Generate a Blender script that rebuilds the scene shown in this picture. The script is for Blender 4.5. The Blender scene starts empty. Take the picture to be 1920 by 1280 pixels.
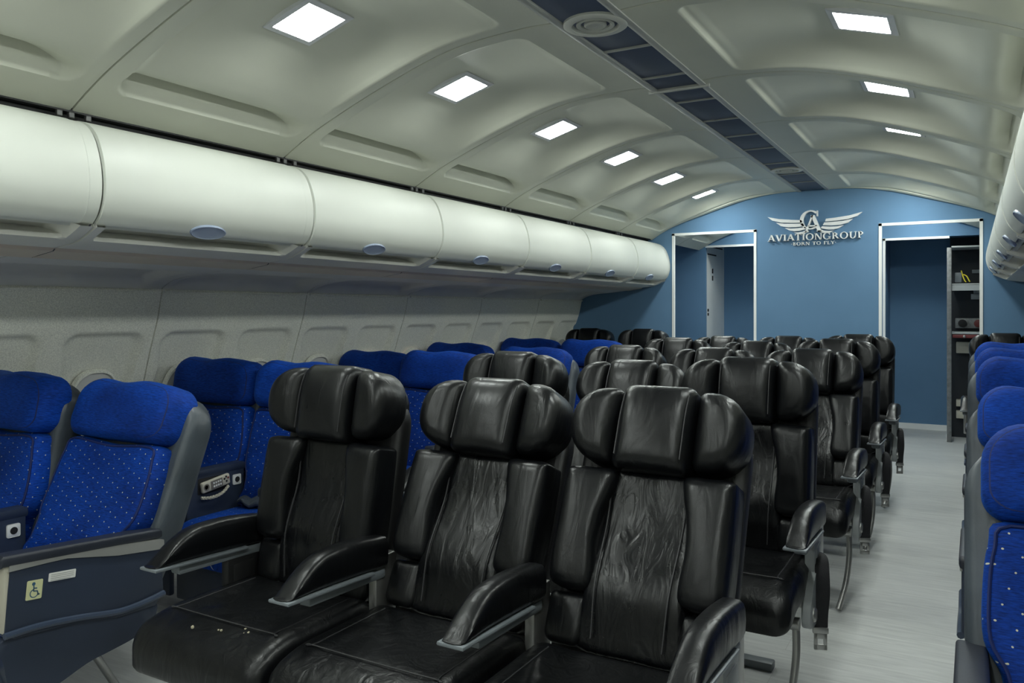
import bpy, bmesh, math, random
from mathutils import Vector, Matrix
random.seed(7)
R = math.radians
SC = bpy.context.scene
COL = SC.collection

# ------------------------------------------------------------------ camera, world, exposure
CAM_X, CAM_Z = 1.288, 1.40
cam = bpy.data.cameras.new('camera')
cam.sensor_width = 36.0
cam.lens = 36.0 * 1500 / 1920
cam.shift_y = -59 / 1920
cam.clip_start = 0.02
cam_o = bpy.data.objects.new('camera', cam)
COL.objects.link(cam_o)
cam_o.location = (CAM_X, 0, CAM_Z)
cam_o.rotation_euler = (R(90), 0, R(29.83))
SC.camera = cam_o

world = bpy.data.worlds.new('world')
SC.world = world
world.use_nodes = True
world.node_tree.nodes['Background'].inputs[0].default_value = (0.02, 0.022, 0.025, 1)
world.node_tree.nodes['Background'].inputs[1].default_value = 1.0

SC.view_settings.view_transform = 'Standard'
SC.view_settings.look = 'None'
SC.view_settings.gamma = 1
SC.view_settings.exposure = 0.0
SC.view_settings.use_curve_mapping = False
LIGHT_STRENGTH = 68.0
LIGHT_COLOR = (0.93, 1.0, 0.95)

# ------------------------------------------------------------------ materials
class NT:
    def __init__(s, name):
        s.m = bpy.data.materials.new(name); s.m.use_nodes = True
        s.t = s.m.node_tree; s.b = s.t.nodes['Principled BSDF']
    def n(s, kind, **kw):
        x = s.t.nodes.new(kind)
        for k, v in kw.items(): setattr(x, k, v)
        return x
    def l(s, a, b): s.t.links.new(a, b)
    def setb(s, **kw):
        for k, v in kw.items(): s.b.inputs[k.replace('_', ' ')].default_value = v
    def coords(s, scale=(1, 1, 1), rnd=True):
        tc = s.n('ShaderNodeTexCoord'); mp = s.n('ShaderNodeMapping')
        mp.inputs['Scale'].default_value = scale
        s.l(tc.outputs['Object'], mp.inputs['Vector'])
        if rnd:
            oi = s.n('ShaderNodeObjectInfo'); mu = s.n('ShaderNodeMath', operation='MULTIPLY'); mu.inputs[1].default_value = 37.0
            s.l(oi.outputs['Random'], mu.inputs[0])
            cb = s.n('ShaderNodeCombineXYZ')
            s.l(mu.outputs[0], cb.inputs[0]); s.l(mu.outputs[0], cb.inputs[1])
            s.l(cb.outputs[0], mp.inputs['Location'])
        return mp.outputs[0]
    def noise(s, vec, scale, detail=3, rough=.5, dist=0, kind='FBM'):
        x = s.n('ShaderNodeTexNoise', noise_type=kind)
        x.inputs['Scale'].default_value = scale; x.inputs['Detail'].default_value = detail
        x.inputs['Roughness'].default_value = rough; x.inputs['Distortion'].default_value = dist
        s.l(vec, x.inputs['Vector']); return x.outputs['Fac']
    def bump(s, h, strength, dist, prev=None):
        x = s.n('ShaderNodeBump'); x.inputs['Strength'].default_value = strength; x.inputs['Distance'].default_value = dist
        s.l(h, x.inputs['Height'])
        if prev is not None: s.l(prev, x.inputs['Normal'])
        return x.outputs[0]
    def ramp(s, fac, c0, c1, p0=0., p1=1.):
        x = s.n('ShaderNodeValToRGB'); e = x.color_ramp.elements
        e[0].position = p0; e[0].color = (*c0, 1); e[1].position = p1; e[1].color = (*c1, 1)
        s.l(fac, x.inputs[0]); return x.outputs[0]

def plain(name, c, rough=.5, metal=0., spec=.5, var=.08, scale=6, bump=0., bscale=300, coat=0):
    k = NT(name); v = k.coords()
    f = k.noise(v, scale, 4)
    k.l(k.ramp(f, [x * (1 - var) for x in c], [min(1, x * (1 + var)) for x in c], .3, .7), k.b.inputs['Base Color'])
    k.setb(Roughness=rough, Metallic=metal, Specular_IOR_Level=spec, Coat_Weight=coat)
    if bump: k.l(k.bump(k.noise(v, bscale, 2), bump, .002), k.b.inputs['Normal'])
    return k.m

def leather(name, c, rough=.33, wr=.5, crease=.3):
    k = NT(name); v = k.coords(); v2 = k.coords((1.6, 1.6, .55))
    f = k.noise(v, 5, 4)
    k.l(k.ramp(f, [x * .7 for x in c], [x * 1.5 for x in c], .3, .75), k.b.inputs['Base Color'])
    rr = k.n('ShaderNodeMapRange'); rr.inputs['To Min'].default_value = rough - .1; rr.inputs['To Max'].default_value = rough + .14
    k.l(k.noise(v, 14, 4), rr.inputs[0]); k.l(rr.outputs[0], k.b.inputs['Roughness'])
    k.setb(Specular_IOR_Level=.4)
    b = k.bump(k.noise(v, 420, 2), .12, .0012)
    b = k.bump(k.noise(v2, 11, 3, .5, 1.3), wr, .014, b)
    b = k.bump(k.noise(v2, 7, 5, .5, .6, 'RIDGED_MULTIFRACTAL'), crease, .006, b)
    k.l(b, k.b.inputs['Normal'])
    return k.m

def blue_fabric(name, axes=None):
    """chenille weave; axes picks the two local axes that carry the little pale dots"""
    k = NT(name); v = k.coords(); st = k.coords((1, 1, 9) if axes != 'xy' else (1, 9, 1))
    f = k.noise(st, 45, 4, .65); g = k.noise(v, 4, 3)
    a = k.ramp(f, (.0008, .014, .105), (.003, .068, .50), .28, .74)
    b = k.ramp(g, (.55, .55, .6), (1.25, 1.2, 1.15), .3, .7)
    mx = k.n('ShaderNodeMix', data_type='RGBA', blend_type='MULTIPLY'); mx.inputs[0].default_value = 1
    k.l(a, mx.inputs[6]); k.l(b, mx.inputs[7]); col = mx.outputs[2]
    if axes:
        tc = k.n('ShaderNodeTexCoord'); sp = k.n('ShaderNodeSeparateXYZ'); k.l(tc.outputs['Object'], sp.inputs[0])
        ad = k.n('ShaderNodeMath', operation='ADD'); k.l(sp.outputs['X'], ad.inputs[0]); k.l(sp.outputs['Y' if axes == 'xz' else 'Z'], ad.inputs[1]); A = ad.outputs[0]; B = sp.outputs['Z' if axes == 'xz' else 'Y']
        cb = k.n('ShaderNodeCombineXYZ'); k.l(A, cb.inputs[0]); k.l(B, cb.inputs[1])
        mp = k.n('ShaderNodeMapping'); mp.inputs['Rotation'].default_value = (0, 0, R(21)); mp.inputs['Scale'].default_value = (25, 25, 1)
        k.l(cb.outputs[0], mp.inputs[0])
        fr = k.n('ShaderNodeVectorMath', operation='FRACTION'); k.l(mp.outputs[0], fr.inputs[0])
        sb = k.n('ShaderNodeVectorMath', operation='SUBTRACT'); sb.inputs[1].default_value = (.5, .5, 0); k.l(fr.outputs[0], sb.inputs[0])
        sx = k.n('ShaderNodeVectorMath', operation='MULTIPLY'); sx.inputs[1].default_value = (1, 1, 0); k.l(sb.outputs[0], sx.inputs[0])
        ln = k.n('ShaderNodeVectorMath', operation='LENGTH'); k.l(sx.outputs[0], ln.inputs[0])
        lt = k.n('ShaderNodeMath', operation='LESS_THAN'); lt.inputs[1].default_value = .058; k.l(ln.outputs['Value'], lt.inputs[0])
        m2 = k.n('ShaderNodeMix', data_type='RGBA'); k.l(lt.outputs[0], m2.inputs[0]); k.l(col, m2.inputs[6]); m2.inputs[7].default_value = (.55, .55, .42, 1)
        col = m2.outputs[2]
    k.l(col, k.b.inputs['Base Color'])
    k.setb(Roughness=.75, Specular_IOR_Level=.2, Sheen_Weight=.18, Sheen_Roughness=.4, Sheen_Tint=(.03, .30, 1, 1))
    bb = k.bump(f, .35, .002)
    k.l(k.bump(k.noise(v, 9, 3), .3, .012, bb), k.b.inputs['Normal'])
    return k.m

def wood_floor():
    k = NT('pale_wood_planks'); v = k.coords(rnd=False)
    br = k.n('ShaderNodeTexBrick'); k.l(v, br.inputs['Vector'])
    br.inputs['Color1'].default_value = (.56, .57, .56, 1); br.inputs['Color2'].default_value = (.50, .51, .51, 1)
    br.inputs['Mortar'].default_value = (.40, .40, .40, 1)
    br.inputs['Scale'].default_value = 1; br.inputs['Mortar Size'].default_value = .0012
    br.inputs['Brick Width'].default_value = 1.25; br.inputs['Row Height'].default_value = .19; br.inputs['Mortar Smooth'].default_value = .4
    st = k.coords((1.4, 16, 1), rnd=False)
    g = k.ramp(k.noise(st, 3.2, 6, .6, .6), (.82, .82, .83), (1.10, 1.10, 1.09), .3, .72)
    mx = k.n('ShaderNodeMix', data_type='RGBA', blend_type='MULTIPLY'); mx.inputs[0].default_value = 1
    k.l(br.outputs['Color'], mx.inputs[6]); k.l(g, mx.inputs[7]); k.l(mx.outputs[2], k.b.inputs['Base Color'])
    k.setb(Roughness=.42, Specular_IOR_Level=.4)
    k.l(k.bump(k.noise(st, 3.2, 6, .6, .6), .1, .003), k.b.inputs['Normal'])
    return k.m

def blue_wall():
    k = NT('blue_wall_cloth'); v = k.coords(rnd=False)
    k.l(k.ramp(k.noise(v, 2.2, 3), (.125, .235, .38), (.14, .26, .42), .3, .7), k.b.inputs['Base Color'])
    k.setb(Roughness=.8, Specular_IOR_Level=.2)
    b = k.bump(k.noise(v, 500, 2), .2, .001)
    st = k.coords((3, 1, .6), rnd=False)
    k.l(k.bump(k.noise(st, 2.5, 3, .5, .8), .12, .02, b), k.b.inputs['Normal'])
    return k.m

def speckled(name, c):
    k = NT(name); v = k.coords(rnd=False)
    k.l(k.ramp(k.noise(v, 190, 2, .7), [x * .78 for x in c], [min(.95, x * 1.12) for x in c], .35, .65), k.b.inputs['Base Color'])
    k.setb(Roughness=.7, Specular_IOR_Level=.25)
    return k.m

def emit(name, c, s):
    k = NT(name)
    k.setb(Base_Color=(.9, .9, .9, 1), Emission_Color=(*c, 1), Emission_Strength=s)
    return k.m

M = dict(
    ceiling=plain('cream_ceiling_moulding', (.60, .61, .52), .42, var=.03, scale=3),
    bin=plain('cream_bin_plastic', (.665, .685, .63), .45, var=.02, scale=3),
    binlip=plain('warm_grey_bin_lip', (.68, .68, .63), .4, var=.04),
    psu=plain('brown_grey_service_strip', (.56, .48, .39), .35, var=.06),
    cove=plain('grey_cove_panel', (.60, .60, .59), .4, var=.04),
    side=speckled('speckled_wall_lining', (.82, .82, .74)),
    gap=plain('black_gap_rail', (.012, .012, .014), .5),
    clip=plain('steel_clip', (.10, .10, .10), .35, .7),
    strip=plain('slate_blue_strip_panel', (.058, .078, .125), .6, var=.05, bump=.1),
    rail=plain('grey_strip_rail', (.36, .37, .35), .45, var=.04),
    vent=plain('pale_grey_vent', (.50, .51, .47), .4, var=.03),
    dark=plain('dark_slot', (.01, .01, .011), .7),
    wall=blue_wall(),
    trim=plain('white_trim', (.90, .91, .90), .4, var=.02),
    floor=wood_floor(),
    light_frame=plain('lamp_frame_white', (.66, .67, .70), .35, var=.02),
    lamp=emit('lamp_diffuser', LIGHT_COLOR, LIGHT_STRENGTH),
    leather=leather('black_leather', (.0034, .0038, .0048), .31, .16, .05),
    leather_w=leather('creased_black_leather', (.0034, .0038, .0048), .27, .36, .06),
    leather_c=leather('worn_black_leather', (.0036, .0040, .0048), .33, .24, .06),
    stitch=plain('dark_stitching', (.03, .03, .033), .5),
    shell=plain('black_seat_shell', (.012, .012, .013), .5, bump=.15),
    alu=plain('brushed_aluminium', (.42, .42, .41), .35, .85, var=.06),
    grey=plain('grey_plastic', (.17, .19, .21), .42, var=.05),
    lgrey=plain('pale_grey_plastic', (.33, .35, .36), .42, var=.05),
    belt=plain('black_webbing', (.008, .008, .011), .7, bump=.4, bscale=500),
    fab=blue_fabric('blue_chenille'),
    fabd=blue_fabric('blue_dotted_chenille', 'xz'),
    fabs=blue_fabric('blue_dotted_seat_cloth', 'xy'),
    piping=plain('blue_piping', (.001, .012, .10), .7),
    bshell=leather('slate_leather', (.050, .060, .072), .34, .2, .08),
    navy=plain('navy_plastic', (.024, .034, .060), .42, var=.06, bump=.12, bscale=500),
    navytop=plain('navy_armrest_top', (.018, .022, .034), .45, var=.06, bump=.2, bscale=300),
    navyl=plain('navy_ridge', (.035, .050, .085), .3, var=.05),
    silver=plain('silver_strip', (.45, .45, .44), .38, .6, var=.03),
    beige=plain('beige_plastic', (.50, .47, .39), .5, var=.06),
    cream=plain('cream_handset', (.52, .49, .41), .45, var=.05),
    face=plain('taupe_handset_face', (.16, .145, .13), .5),
    white=plain('white_print', (.75, .75, .73), .5),
    sticker=plain('yellow_sticker', (.62, .62, .36), .45, var=.03),
    ink=plain('blue_ink', (.035, .10, .18), .5),
    inkg=plain('grey_ink', (.38, .38, .37), .6),
    latch=plain('blue_grey_latch', (.26, .31, .42), .35, var=.03),
    shade=plain('window_shade', (.62, .62, .60), .5, var=.02),
    glow=emit('lit_window_shade', (1., .72, .62), .45),
    sign=plain('white_sign_letters', (.92, .93, .93), .4, var=.02),
    lavdoor=plain('grey_white_panel', (.75, .77, .76), .45, var=.03),
    rack=plain('worn_metal_edge', (.20, .205, .205), .5, .3, var=.25, scale=25),
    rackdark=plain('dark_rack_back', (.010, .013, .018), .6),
    shelf=plain('pale_rack_shelf', (.38, .40, .40), .45, var=.06),
    red=plain('dull_red', (.16, .03, .03), .5),
    yellow=plain('yellow_cable', (.65, .55, .03), .5),
    back=plain('plain_grey_lining', (.45, .45, .42), .7),
    crumb=plain('pale_crumb', (.55, .50, .36), .8),
)

# ------------------------------------------------------------------ mesh helpers
class MB:
    def __init__(s): s.v = []; s.f = []
    def add(s, vs, fs):
        o = len(s.v); s.v += [tuple(p) for p in vs]; s.f += [tuple(i + o for i in f) for f in fs]; return s
    def box(s, x0, x1, y0, y1, z0, z1, r=0., seg=2, fn=None):
        bm = bmesh.new(); bmesh.ops.create_cube(bm, size=1)
        for v in bm.verts:
            v.co = Vector(((x0 + x1) / 2 + v.co.x * (x1 - x0), (y0 + y1) / 2 + v.co.y * (y1 - y0), (z0 + z1) / 2 + v.co.z * (z1 - z0)))
        if r: bmesh.ops.bevel(bm, geom=list(bm.edges), offset=r, segments=seg, profile=.5, affect='EDGES')
        bm.verts.index_update()
        vs = [tuple(v.co) for v in bm.verts]; fs = [[v.index for v in f.verts] for f in bm.faces]; bm.free()
        if fn: vs = [fn(*p) for p in vs]
        return s.add(vs, fs)
    def rings(s, rs, cap0=True, cap1=True, closed=True):
        n = len(rs[0]); vs = [p for r in rs for p in r]; fs = []
        for i in range(len(rs) - 1):
            for j in range(n if closed else n - 1):
                k = (j + 1) % n
                fs.append((i * n + j, i * n + k, (i + 1) * n + k, (i + 1) * n + j))
        if cap0: fs.append(tuple(range(n - 1, -1, -1)))
        if cap1: fs.append(tuple((len(rs) - 1) * n + j for j in range(n)))
        return s.add(vs, fs)
    def tube(s, pts, r, n=8, closed=False, flat=1.0):
        P = [Vector(p) for p in pts]; rs = []; m = len(P); up = None
        for i, p in enumerate(P):
            a = P[(i - 1) % m] if (closed or i) else P[0]; b = P[(i + 1) % m] if (closed or i < m - 1) else P[-1]
            t = (b - a).normalized()
            if up is None:
                up = Vector((0, 0, 1)) if abs(t.z) < .9 else Vector((1, 0, 0))
            x = t.cross(up)
            if x.length < 1e-5: x = t.orthogonal()
            x.normalize(); u = x.cross(t).normalized(); up = u
            rs.append([tuple(p + x * (r * math.cos(2 * math.pi * j / n)) + u * (r * flat * math.sin(2 * math.pi * j / n))) for j in range(n)])
        if closed: rs.append(rs[0]); return s.rings(rs, False, False)
        return s.rings(rs)
    def lathe(s, prof, c=(0, 0, 0), axis='z', n=32, fn=None):
        rs = []
        for r, h in prof:
            ring = []
            for j in range(n):
                a = 2 * math.pi * j / n; p = (r * math.cos(a), r * math.sin(a), h)
                if axis == 'y': p = (p[0], p[2], p[1])
                if axis == 'x': p = (p[2], p[0], p[1])
                p = (p[0] + c[0], p[1] + c[1], p[2] + c[2])
                ring.append(fn(*p) if fn else p)
            rs.append(ring)
        return s.rings(rs)
    def extrude(s, poly, a0, a1, axis='x', r=0., fn=None):
        """closed polygon (u,v) pushed along an axis; u,v are the two other axes in order"""
        bm = bmesh.new()
        def P(u, v, a): return {'x': (a, u, v), 'y': (u, a, v), 'z': (u, v, a)}[axis]
        A = [bm.verts.new(P(u, v, a0)) for u, v in poly]; B = [bm.verts.new(P(u, v, a1)) for u, v in poly]
        n = len(poly); bm.faces.new(A[::-1]); bm.faces.new(B)
        for i in range(n): bm.faces.new((A[i], A[(i + 1) % n], B[(i + 1) % n], B[i]))
        if r:
            es = [e for e in bm.edges if (e.verts[0] in A) == (e.verts[1] in A)]
            bmesh.ops.bevel(bm, geom=es, offset=r, segments=2, profile=.5, affect='EDGES')
        bmesh.ops.triangulate(bm, faces=[f for f in bm.faces if len(f.verts) > 4])
        bm.verts.index_update()
        vs = [tuple(v.co) for v in bm.verts]; fs = [[v.index for v in f.verts] for f in bm.faces]; bm.free()
        if fn: vs = [fn(*p) for p in vs]
        return s.add(vs, fs)
    def pad(s, out, yb, yf, r=.03, bulge=.01, fn=None, axis='y', rb=.02, dome=4):
        """soft cushion: outline (u,v) seen from the front, back at depth yb, front at yf (yf < yb)"""
        us = [p[0] for p in out]; vs_ = [p[1] for p in out]
        cu, cv = (min(us) + max(us)) / 2, (min(vs_) + max(vs_)) / 2; hu, hv = (max(us) - min(us)) / 2, (max(vs_) - min(vs_)) / 2
        def ring(ins, y):
            fu, fv = max(0, (hu - ins) / hu), max(0, (hv - ins) / hv)
            return [(cu + (u - cu) * fu, y, cv + (v - cv) * fv) for u, v in out]
        rs = [ring(rb, yb), ring(rb * .3, yb - rb * .3), ring(0, yb - rb)]
        if yb - rb - (yf + r) > .02: rs.append(ring(0, (yb - rb + yf + r) / 2))
        for a in (0, 22, 45, 67, 90):
            rs.append(ring(r * (1 - math.cos(R(a))), yf + r * (1 - math.sin(R(a)))))
        mn = min(hu, hv)
        for i in range(1, dome + 1):
            t = i / dome; ins = r + (mn - r) * t * .96
            rs.append(ring(ins, yf))
        ym = (yb + yf) / 2
        def dome_(x, y, z):
            if y >= ym: return (x, y, z)
            u, v = min(1, abs((x - cu) / hu)), min(1, abs((z - cv) / hv)); k = min(1, (ym - y) / (ym - yf))
            return (x, y - bulge * (1 - u * u) * (1 - v * v) * k, z)
        rs = [[dome_(*p) for p in q] for q in rs]
        if axis == 'z': rs = [[(x, z, -y) for x, y, z in q] for q in rs]
        if fn: rs = [[fn(*p) for p in q] for q in rs]
        return s.rings(rs)
    def grid(s, f, us, vs, flip=False):
        n = len(vs); V = [f(u, v) for u in us for v in vs]; F = []
        for i in range(len(us) - 1):
            for j in range(n - 1):
                q = (i * n + j, (i + 1) * n + j, (i + 1) * n + j + 1, i * n + j + 1)
                F.append(q[::-1] if flip else q)
        return s.add(V, F)
    def mesh(s, name, mat, smooth=True, sharp=38):
        me = bpy.data.meshes.new(name); me.from_pydata(s.v, [], s.f); me.validate()
        bm = bmesh.new(); bm.from_mesh(me); bmesh.ops.remove_doubles(bm, verts=bm.verts, dist=1e-6); bmesh.ops.recalc_face_normals(bm, faces=bm.faces); bm.to_mesh(me); bm.free()
        me.materials.append(mat if not isinstance(mat, str) else M[mat])
        if smooth:
            me.polygons.foreach_set('use_smooth', [True] * len(me.polygons))
            me.set_sharp_from_angle(angle=R(sharp))
        return me
    def build(s, name, mat, parent=None, smooth=True, sharp=38):
        return put(name, s.mesh(name, mat, smooth, sharp), parent)

def put(name, me, parent=None, loc=(0, 0, 0), rx=0.):
    o = bpy.data.objects.new(name, me); COL.objects.link(o)
    o.location = loc; o.rotation_euler = (rx, 0, 0)
    if parent: o.parent = parent
    return o
def thing(name, label, cat, loc=(0, 0, 0), rz=0., group=None):
    o = bpy.data.objects.new(name, None); COL.objects.link(o); o.empty_display_size = .1
    o.location = loc; o.rotation_euler = (0, 0, rz)
    return tag(o, label, cat, group)
def tag(o, label, cat, group=None):
    o['label'] = label; o['category'] = cat
    if group: o['group'] = group
    return o
def struct(o, label=None):
    o['kind'] = 'structure'
    if label: o['label'] = label
    return o

def rrect(x0, x1, z0, z1, r, n=6):
    """rounded rectangle; r = one radius or four (bl, br, tr, tl)"""
    if not isinstance(r, (tuple, list)): r = (r,) * 4
    P = []
    for (cx, cz, q, a0) in ((x0 + r[0], z0 + r[0], r[0], 180), (x1 - r[1], z0 + r[1], r[1], 270), (x1 - r[2], z1 - r[2], r[2], 0), (x0 + r[3], z1 - r[3], r[3], 90)):
        for i in range(n + 1):
            a = R(a0 + 90 * i / n); P.append((cx + q * math.cos(a), cz + q * math.sin(a)))
    # fill the straight runs
    out = []
    for i, p in enumerate(P):
        q = P[(i + 1) % len(P)]; out.append(p)
        d = math.dist(p, q); k = int(d / .03)
        for j in range(1, k): out.append((p[0] + (q[0] - p[0]) * j / k, p[1] + (q[1] - p[1]) * j / k))
    return out
def spline(pts, n=6, closed=True):
    out = []; m = len(pts)
    for i in range(m if closed else m - 1):
        p = [pts[(i + k) % m] if closed else pts[min(max(i + k, 0), m - 1)] for k in (-1, 0, 1, 2)]
        for j in range(n):
            t = j / n
            out.append(tuple(.5 * (2 * p[1][c] + (p[2][c] - p[0][c]) * t + (2 * p[0][c] - 5 * p[1][c] + 4 * p[2][c] - p[3][c]) * t * t + (3 * p[1][c] - p[0][c] - 3 * p[2][c] + p[3][c]) * t ** 3) for c in range(len(p[0]))))
    if not closed: out.append(tuple(pts[-1]))
    return out
def interp(tab, x):
    if x <= tab[0][0]: return tab[0][1]
    for (a, p), (b, q) in zip(tab, tab[1:]):
        if x <= b: return p + (q - p) * (x - a) / (b - a)
    return tab[-1][1]
def smooth_tab(pts):
    q = spline(pts, 10, False); return sorted(q)
def lin(a, b, n): return [a + (b - a) * i / n for i in range(n + 1)]

# ------------------------------------------------------------------ the cabin shell
WALL_Y = 7.97            # blue bulkhead
PART_Y = 9.68            # second partition behind it
END_Y = 10.55
BACK_Y = -2.48           # behind the camera
P = 1.06
S0 = 1.757               # a panel joint
seams = [S0 + P * k for k in range(-4, 6)]            # -2.483 ... 7.057
spans = [(a, b) for a, b in zip(seams, seams[1:])] + [(seams[-1], WALL_Y)]
vest = [(WALL_Y + .05, 8.83), (8.83, PART_Y)]

RIB = smooth_tab([(.135, 2.528), (.3, 2.531), (.622, 2.502), (.966, 2.405), (1.367, 2.256), (1.607, 2.134)])
COF = smooth_tab([(.135, 2.545), (.325, 2.545), (.40, 2.557), (.5, 2.565), (.65, 2.562), (.926, 2.522), (1.15, 2.420), (1.28, 2.328), (1.345, 2.285), (1.385, 2.277), (1.425, 2.292), (1.475, 2.306), (1.62, 2.31)])
def gsoft(t): t = min(max(t, 0), 1); return 1 - (1 - t) ** 2
def coffer(x, y, a, b):
    x0, x1, y0, y1 = .325, 1.475, a + .075, b - .06
    # rounded rectangle test
    rr = .07
    dx = max(x0 + rr - x, x - (x1 - rr), 0); dy = max(y0 + rr - y, y - (y1 - rr), 0)
    q = rr - math.hypot(dx, dy) if (dx > 0 and dy > 0) else min(x - x0, x1 - x, y - y0, y1 - y)
    if q <= 0: return 0.
    return min(1, q / .016) * gsoft((y - y0) / .05) * (1 - (1 - min((y1 - y) / .27, 1)) ** 2.6)
def ceiling_panel(a, b, sx, name='ceiling'):
    xs = sorted(set([round(x, 4) for x in lin(.135, .318, 3) + lin(.325, .42, 14) + lin(.42, 1.28, 20) + lin(1.28, 1.475, 34) + lin(1.481, 1.607, 5)]))
    ys = sorted(set([round(y, 4) for y in [a + .002, a + .004] + lin(a + .01, a + .07, 3) + lin(a + .075, a + .22, 18) + lin(a + .22, b - .34, 8) + lin(b - .34, b - .06, 26) + lin(b - .055, b - .01, 3) + [b - .004, b - .002]]))
    def f(x, y):
        z = interp(RIB, x) + (interp(COF, x) - interp(RIB, x)) * coffer(x, y, a, b)
        if y < a + .003 or y > b - .003: z += .03
        elif y < a + .006 or y > b - .006: z += .002
        return (sx * x, y, z)
    m = MB().grid(f, xs, ys)
    return struct(m.build(name, 'ceiling', sharp=50))
for (a, b) in spans + vest:
    for sx in (-1, 1): ceiling_panel(a, b, sx)

# cream arch trim where the panels meet the blue bulkhead
ARCH = smooth_tab([(0., 2.524), (.3, 2.526), (.622, 2.482), (.966, 2.385), (1.367, 2.255), (1.60, 2.13)])
m = MB()
for sx in (-1, 1):
    xs = lin(.14, 1.60, 40)
    m.rings([[(sx * x, WALL_Y - .045, interp(ARCH, x) + .06), (sx * x, WALL_Y - .045, interp(ARCH, x) + .012), (sx * x, WALL_Y - .03, interp(ARCH, x)), (sx * x, WALL_Y - .001, interp(ARCH, x)), (sx * x, WALL_Y - .001, interp(ARCH, x) + .06)] for x in xs])
struct(m.build('trim_11', 'ceiling'))
# floor
struct(MB().box(-2.75, 2.75, BACK_Y - .1, END_Y + .1, -.05, 0).build('floor', 'floor', smooth=False))

# side lining: window wall, cove panels under the bins
SIDE = smooth_tab([(0., 2.53), (.2, 2.575), (.45, 2.605), (.75, 2.61), (.95, 2.568), (1.17, 2.50), (1.36, 2.432), (1.49, 2.402), (1.512, 2.392)])
WSH = -.085
wall_spans = [(a + WSH, b + WSH) for a, b in spans[:-1]] + [(seams[-1] + WSH, WALL_Y)]
def win_centres(a, b): return (a + .265, a + .795) if b - a > .9 else (a + .265, a + .72)
def side_panel(a, b, sx):
    zs = lin(0, .62, 6) + lin(.66, .80, 3) + lin(.83, 1.18, 8) + lin(1.2, 1.315, 12) + lin(1.33, 1.49, 6) + [1.5, 1.508, 1.512]
    cs = win_centres(a, b)
    ys = sorted(set([round(y, 4) for y in [a + .0015, a + .004] + lin(a + .02, b - .02, 64) + [b - .004, b - .0015]]))
    def f(z, y):
        x = interp(SIDE, z)
        for c in cs:
            hw = .15 + .06 * min(max((z - .7) / .55, 0), 1)
            d = abs(y - c); top = 1.285; rr = .075
            dx = max(d - (hw - rr), 0); dz = max(z - (top - rr), 0)
            q = rr - math.hypot(dx, dz) if (dx > 0 or dz > 0) else rr
            q = min(q, z - .62)
            if q > 0:
                x += gsoft(q / .022) * (.026 + .05 * min(max((1.28 - z) / .6, 0), 1))
        if y < a + .002 or y > b - .002: x += .02
        if z > 1.509: x += .015
        return (sx * x, y, z)
    return struct(MB().grid(f, zs, ys).build('wall_left' if sx < 0 else 'wall_right', 'side', sharp=50))
COVE = smooth_tab([(1.60, 1.640), (1.80, 1.612), (2.02, 1.588), (2.20, 1.572), (2.31, 1.553), (2.375, 1.527), (2.40, 1.508)])
def cove_panel(a, b, sx):
    xs = lin(1.86, 2.0, 3) + lin(2.01, 2.40, 30); ys = sorted(set([round(y, 4) for y in [a + .0015, a + .004] + lin(a + .02, b - .02, 50) + [b - .004, b - .0015]]))
    def f(x, y):
        z = interp(COVE, x)
        x0, x1, y0, y1, rr = 2.03, 2.395, a + .05, b - .11, .10
        dx = max(x0 + rr - x, 0); dy = max(y0 + rr - y, y - (y1 - rr), 0)
        q = rr - math.hypot(dx, dy) if (dx > 0 or dy > 0) else rr
        q = min(q, x1 - x)
        if q > 0: z += .035 * gsoft(q / .05)
        if y < a + .002 or y > b - .002: z += .02
        return (sx * x, y, z)
    return struct(MB().grid(f, xs, ys).build('ceiling', 'cove', sharp=50), None)
for (a, b) in wall_spans:
    for sx in (-1, 1):
        side_panel(a, b, sx)
        cove_panel(a, b, sx)
# ledge where the cove meets the window wall
for sx, nm in ((-1, 'trim_1'), (1, 'trim_2')):
    m = MB()
    for (a, b) in wall_spans:
        m.tube([(sx * 2.388, y, 1.496 + .004 * (abs(y - (a + b) / 2) > (b - a) / 2 - .06)) for y in lin(a + .015, b - .015, 24)], .007, 6)
    struct(m.build(nm, 'side'))

# oval cabin windows with shades
wn = 0
for i, (a, b) in enumerate(wall_spans):
    for j, c in enumerate(win_centres(a, b)):
        for sx in (-1, 1):
            wn += 1
            lit = sx < 0 and (i, j) in ((6, 1), (7, 0), (8, 0))
            root = thing('window_%d' % wn, None, None) if False else bpy.data.objects.new('window_%d' % wn, None)
            COL.objects.link(root); struct(root)
            z0 = .915; x0 = interp(SIDE, z0) + .02; tilt = math.atan2(interp(SIDE, 1.1) - interp(SIDE, .8), .3)
            root.location = (sx * x0, c, z0); root.rotation_euler = (0, sx * tilt, 0)
            def oval(k, x): return [(x, .115 * k * (1 if True else 1) * abs(math.cos(t)) ** .75 * (1 if math.cos(t) > 0 else -1), .17 * k * abs(math.sin(t)) ** .75 * (1 if math.sin(t) > 0 else -1)) for t in [2 * math.pi * q / 40 for q in range(40)]]
            # inward is towards the cabin axis
            s_ = -sx
            m = MB().rings([oval(1.13, -.01 * s_), oval(1.11, .012 * s_), oval(1.04, .016 * s_), oval(1., .002 * s_), oval(1., -.01 * s_)], False, False)
            m.build('frame', 'side', root)
            MB().rings([oval(1., -.005 * s_), oval(1., .004 * s_), oval(.9, .006 * s_), oval(.5, .008 * s_)], True, True).build('pane', 'glow' if lit else 'shade', root)

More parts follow.
